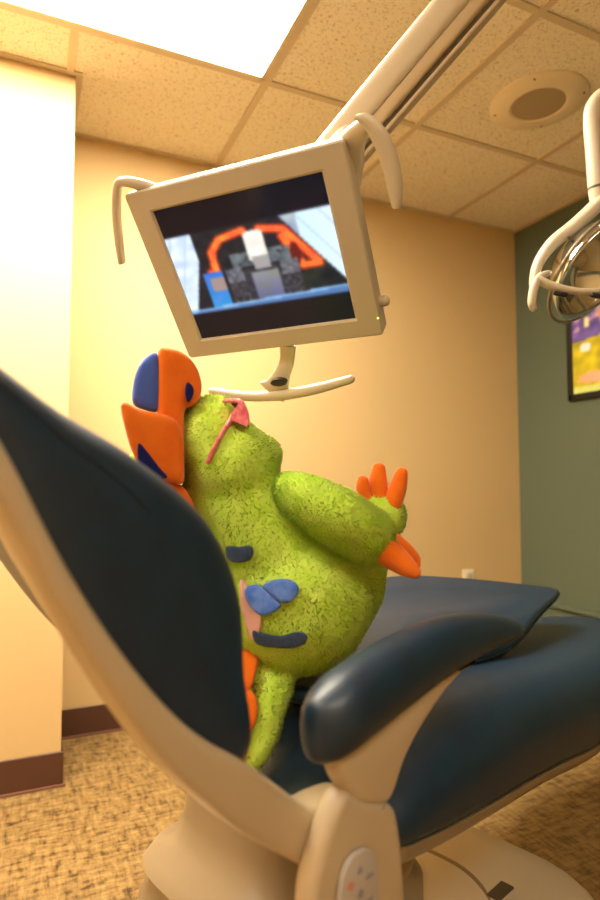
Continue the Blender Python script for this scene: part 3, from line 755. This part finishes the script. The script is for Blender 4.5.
def pillow(name, pix, Z, th, material, par, voxel=.0035, smooth=10, zf=None, n=4):
    pts = sm2(pix, n) if n > 1 else pix
    v, f = slab(pts, 0, th, 0, lambda x, y, w: W(x, y, (zf(x, y) if zf else Z)+w-th/2), mid=3, steps=1)
    return inflate(name, [(v, f)], material, par, voxel, smooth, .7)
zc = lambda x, y: .86+.06*(x-130)/70
sp = pillow('crest_spike', [(158, 349), (166, 348), (178, 350), (190, 358), (198, 370), (202, 386), (200, 398), (192, 408), (186, 404), (184, 412), (184, 440), (182, 462), (170, 470), (160, 440), (157, 410), (158, 380)], .88, .09, M_ORANGE, t, zf=zc, smooth=22)
pillow('crest_patch', [(157, 351), (150, 354), (141, 362), (135, 375), (132, 392), (132, 404), (140, 409), (152, 412), (159, 412), (160, 395), (160, 370), (159, 356)], .87, .08, M_BLUE, sp, zf=lambda x, y: zc(x, y)-.002, smooth=22)
pillow('crest_hole', [(187, 382), (192, 385), (194, 392), (191, 400), (187, 402), (185, 392)], .87, .02, M_NAVY, sp, zf=lambda x, y: zc(x, y)-.047, voxel=.002, smooth=3)
sp2 = pillow('crest_spike', [(120, 404), (127, 402), (140, 410), (158, 413), (176, 420), (184, 440), (184, 462), (184, 484), (172, 482), (150, 478), (139, 466), (130, 446), (124, 424)], .88, .10, M_ORANGE, t, zf=lambda x, y: zc(x, y)-.012, smooth=20)
pillow('crest_patch', [(138, 444), (141, 444), (150, 455), (160, 468), (168, 477), (160, 479), (144, 477), (138, 462)], .86, .03, M_NAVY, sp2, zf=lambda x, y: zc(x, y)-.053, voxel=.002, smooth=3, n=3)
pillow('crest_spike', [(134, 466), (146, 475), (160, 480), (176, 482), (186, 490), (193, 503), (198, 520), (190, 528), (170, 520), (150, 505), (136, 490)], .88, .075, M_ORANGE, t, zf=lambda x, y: zc(x, y)-.002)
pillow('cheek', [(131, 452), (137, 456), (141, 466), (138, 476), (130, 474), (128, 462)], .93, .03, M_FUR, t, zf=lambda x, y: .93)
# spikes down the back of the tail
for P in ([(248, 640), (258, 655), (256, 672), (250, 690), (240, 690), (236, 660)], [(242, 690), (254, 692), (258, 712), (252, 730), (240, 736), (234, 712)], [(238, 732), (246, 738), (248, 752), (240, 766), (232, 760), (232, 742)]):
    pillow('tail_spike', P, .955, .04, M_ORANGE, t, zf=lambda x, y: .93-.075*(y-640)/120)
# spots sewn to the side
depth_on = surf_depth(bd)
def spot(pix, material, th=.03, sink=.004, par=None):
    cx = sum(p[0] for p in pix)/len(pix); cy = sum(p[1] for p in pix)/len(pix)
    ds = [depth_on(x, y) for x, y in pix+[(cx, cy)]]; n = len(ds)
    A = np.array([[x, y, 1] for x, y in pix+[(cx, cy)]]); k, *_ = np.linalg.lstsq(A, np.array(ds), rcond=None)
    return pillow('spot', pix, 0, th, material, par or bd, .003, 7, zf=lambda x, y: k[0]*x+k[1]*y+k[2]+sink)
spot([(226, 546), (240, 547), (250, 545), (254, 552), (250, 560), (240, 563), (228, 560)], M_SPOTD, .03)
sA = spot([(244, 590), (256, 584), (266, 590), (278, 602), (282, 606), (274, 612), (262, 616), (250, 606)], M_SPOT, .045)
sB = spot([(262, 586), (276, 579), (292, 580), (299, 588), (296, 597), (288, 603), (280, 602), (270, 594)], M_SPOT, .045)
spot([(252, 630), (262, 633), (280, 636), (296, 632), (307, 634), (306, 642), (296, 648), (276, 648), (256, 644)], M_SPOTD, .032)
pillow('tag', [(240, 578), (247, 584), (256, 600), (262, 618), (260, 634), (252, 642), (244, 620), (240, 600)], .93, .02, M_TAG, t, zf=lambda x, y: depth_on(max(x, 250), y)-.002)

# ------------------------------------------------------------------ pink sunglasses on the dragon's muzzle
g0 = W(240, 405, .93); t = root('toy_sunglasses', tuple(g0), "pink glitter sunglasses pushed onto the green dragon's muzzle", 'sunglasses')
dz = lambda x, y: depth_on(x, y)-.006
pts = [(208, 462), (214, 449), (221, 436), (229, 423), (238, 410)]
path = [W(x, y, dz(x, y)) for x, y in pts]
v, f = tube(path, [.0052, .0055, .005, .006, .010], 12, 5, squash=.6); build('temple', v, f, M_PINK, t)
P = sm2([(236, 407), (240, 402), (245, 404), (248, 416), (247.5, 426), (241, 424), (233, 421), (229, 424), (232, 413)], 4)
v, f = slab(P, 0, .012, .003, lambda x, y, w: W(x, y, .872+w), steps=3); build('frame', v, f, M_PINK, t)
v, f = tube([W(224, 401, .90), W(234, 400.5, .885), W(241, 402.5, .875), W(246, 412, .875), W(248, 424, .88)], [.003, .0035, .004, .0035, .002], 10, 6); build('rim', v, f, M_PINK, t)
P = sm2([(231, 402), (239, 403), (238, 410), (233, 406)], 3)
v, f = slab(P, 0, .006, .001, lambda x, y, w: W(x, y, .895+w), steps=1); build('lens', v, f, M_LENS, t)
P = sm2([(245, 406), (248.5, 412), (249.5, 420), (248, 428), (246.5, 420)], 3)
v, f = slab(P, 0, .012, .001, lambda x, y, w: W(x, y, .88+w), steps=1); build('lens', v, f, M_LENS, t)
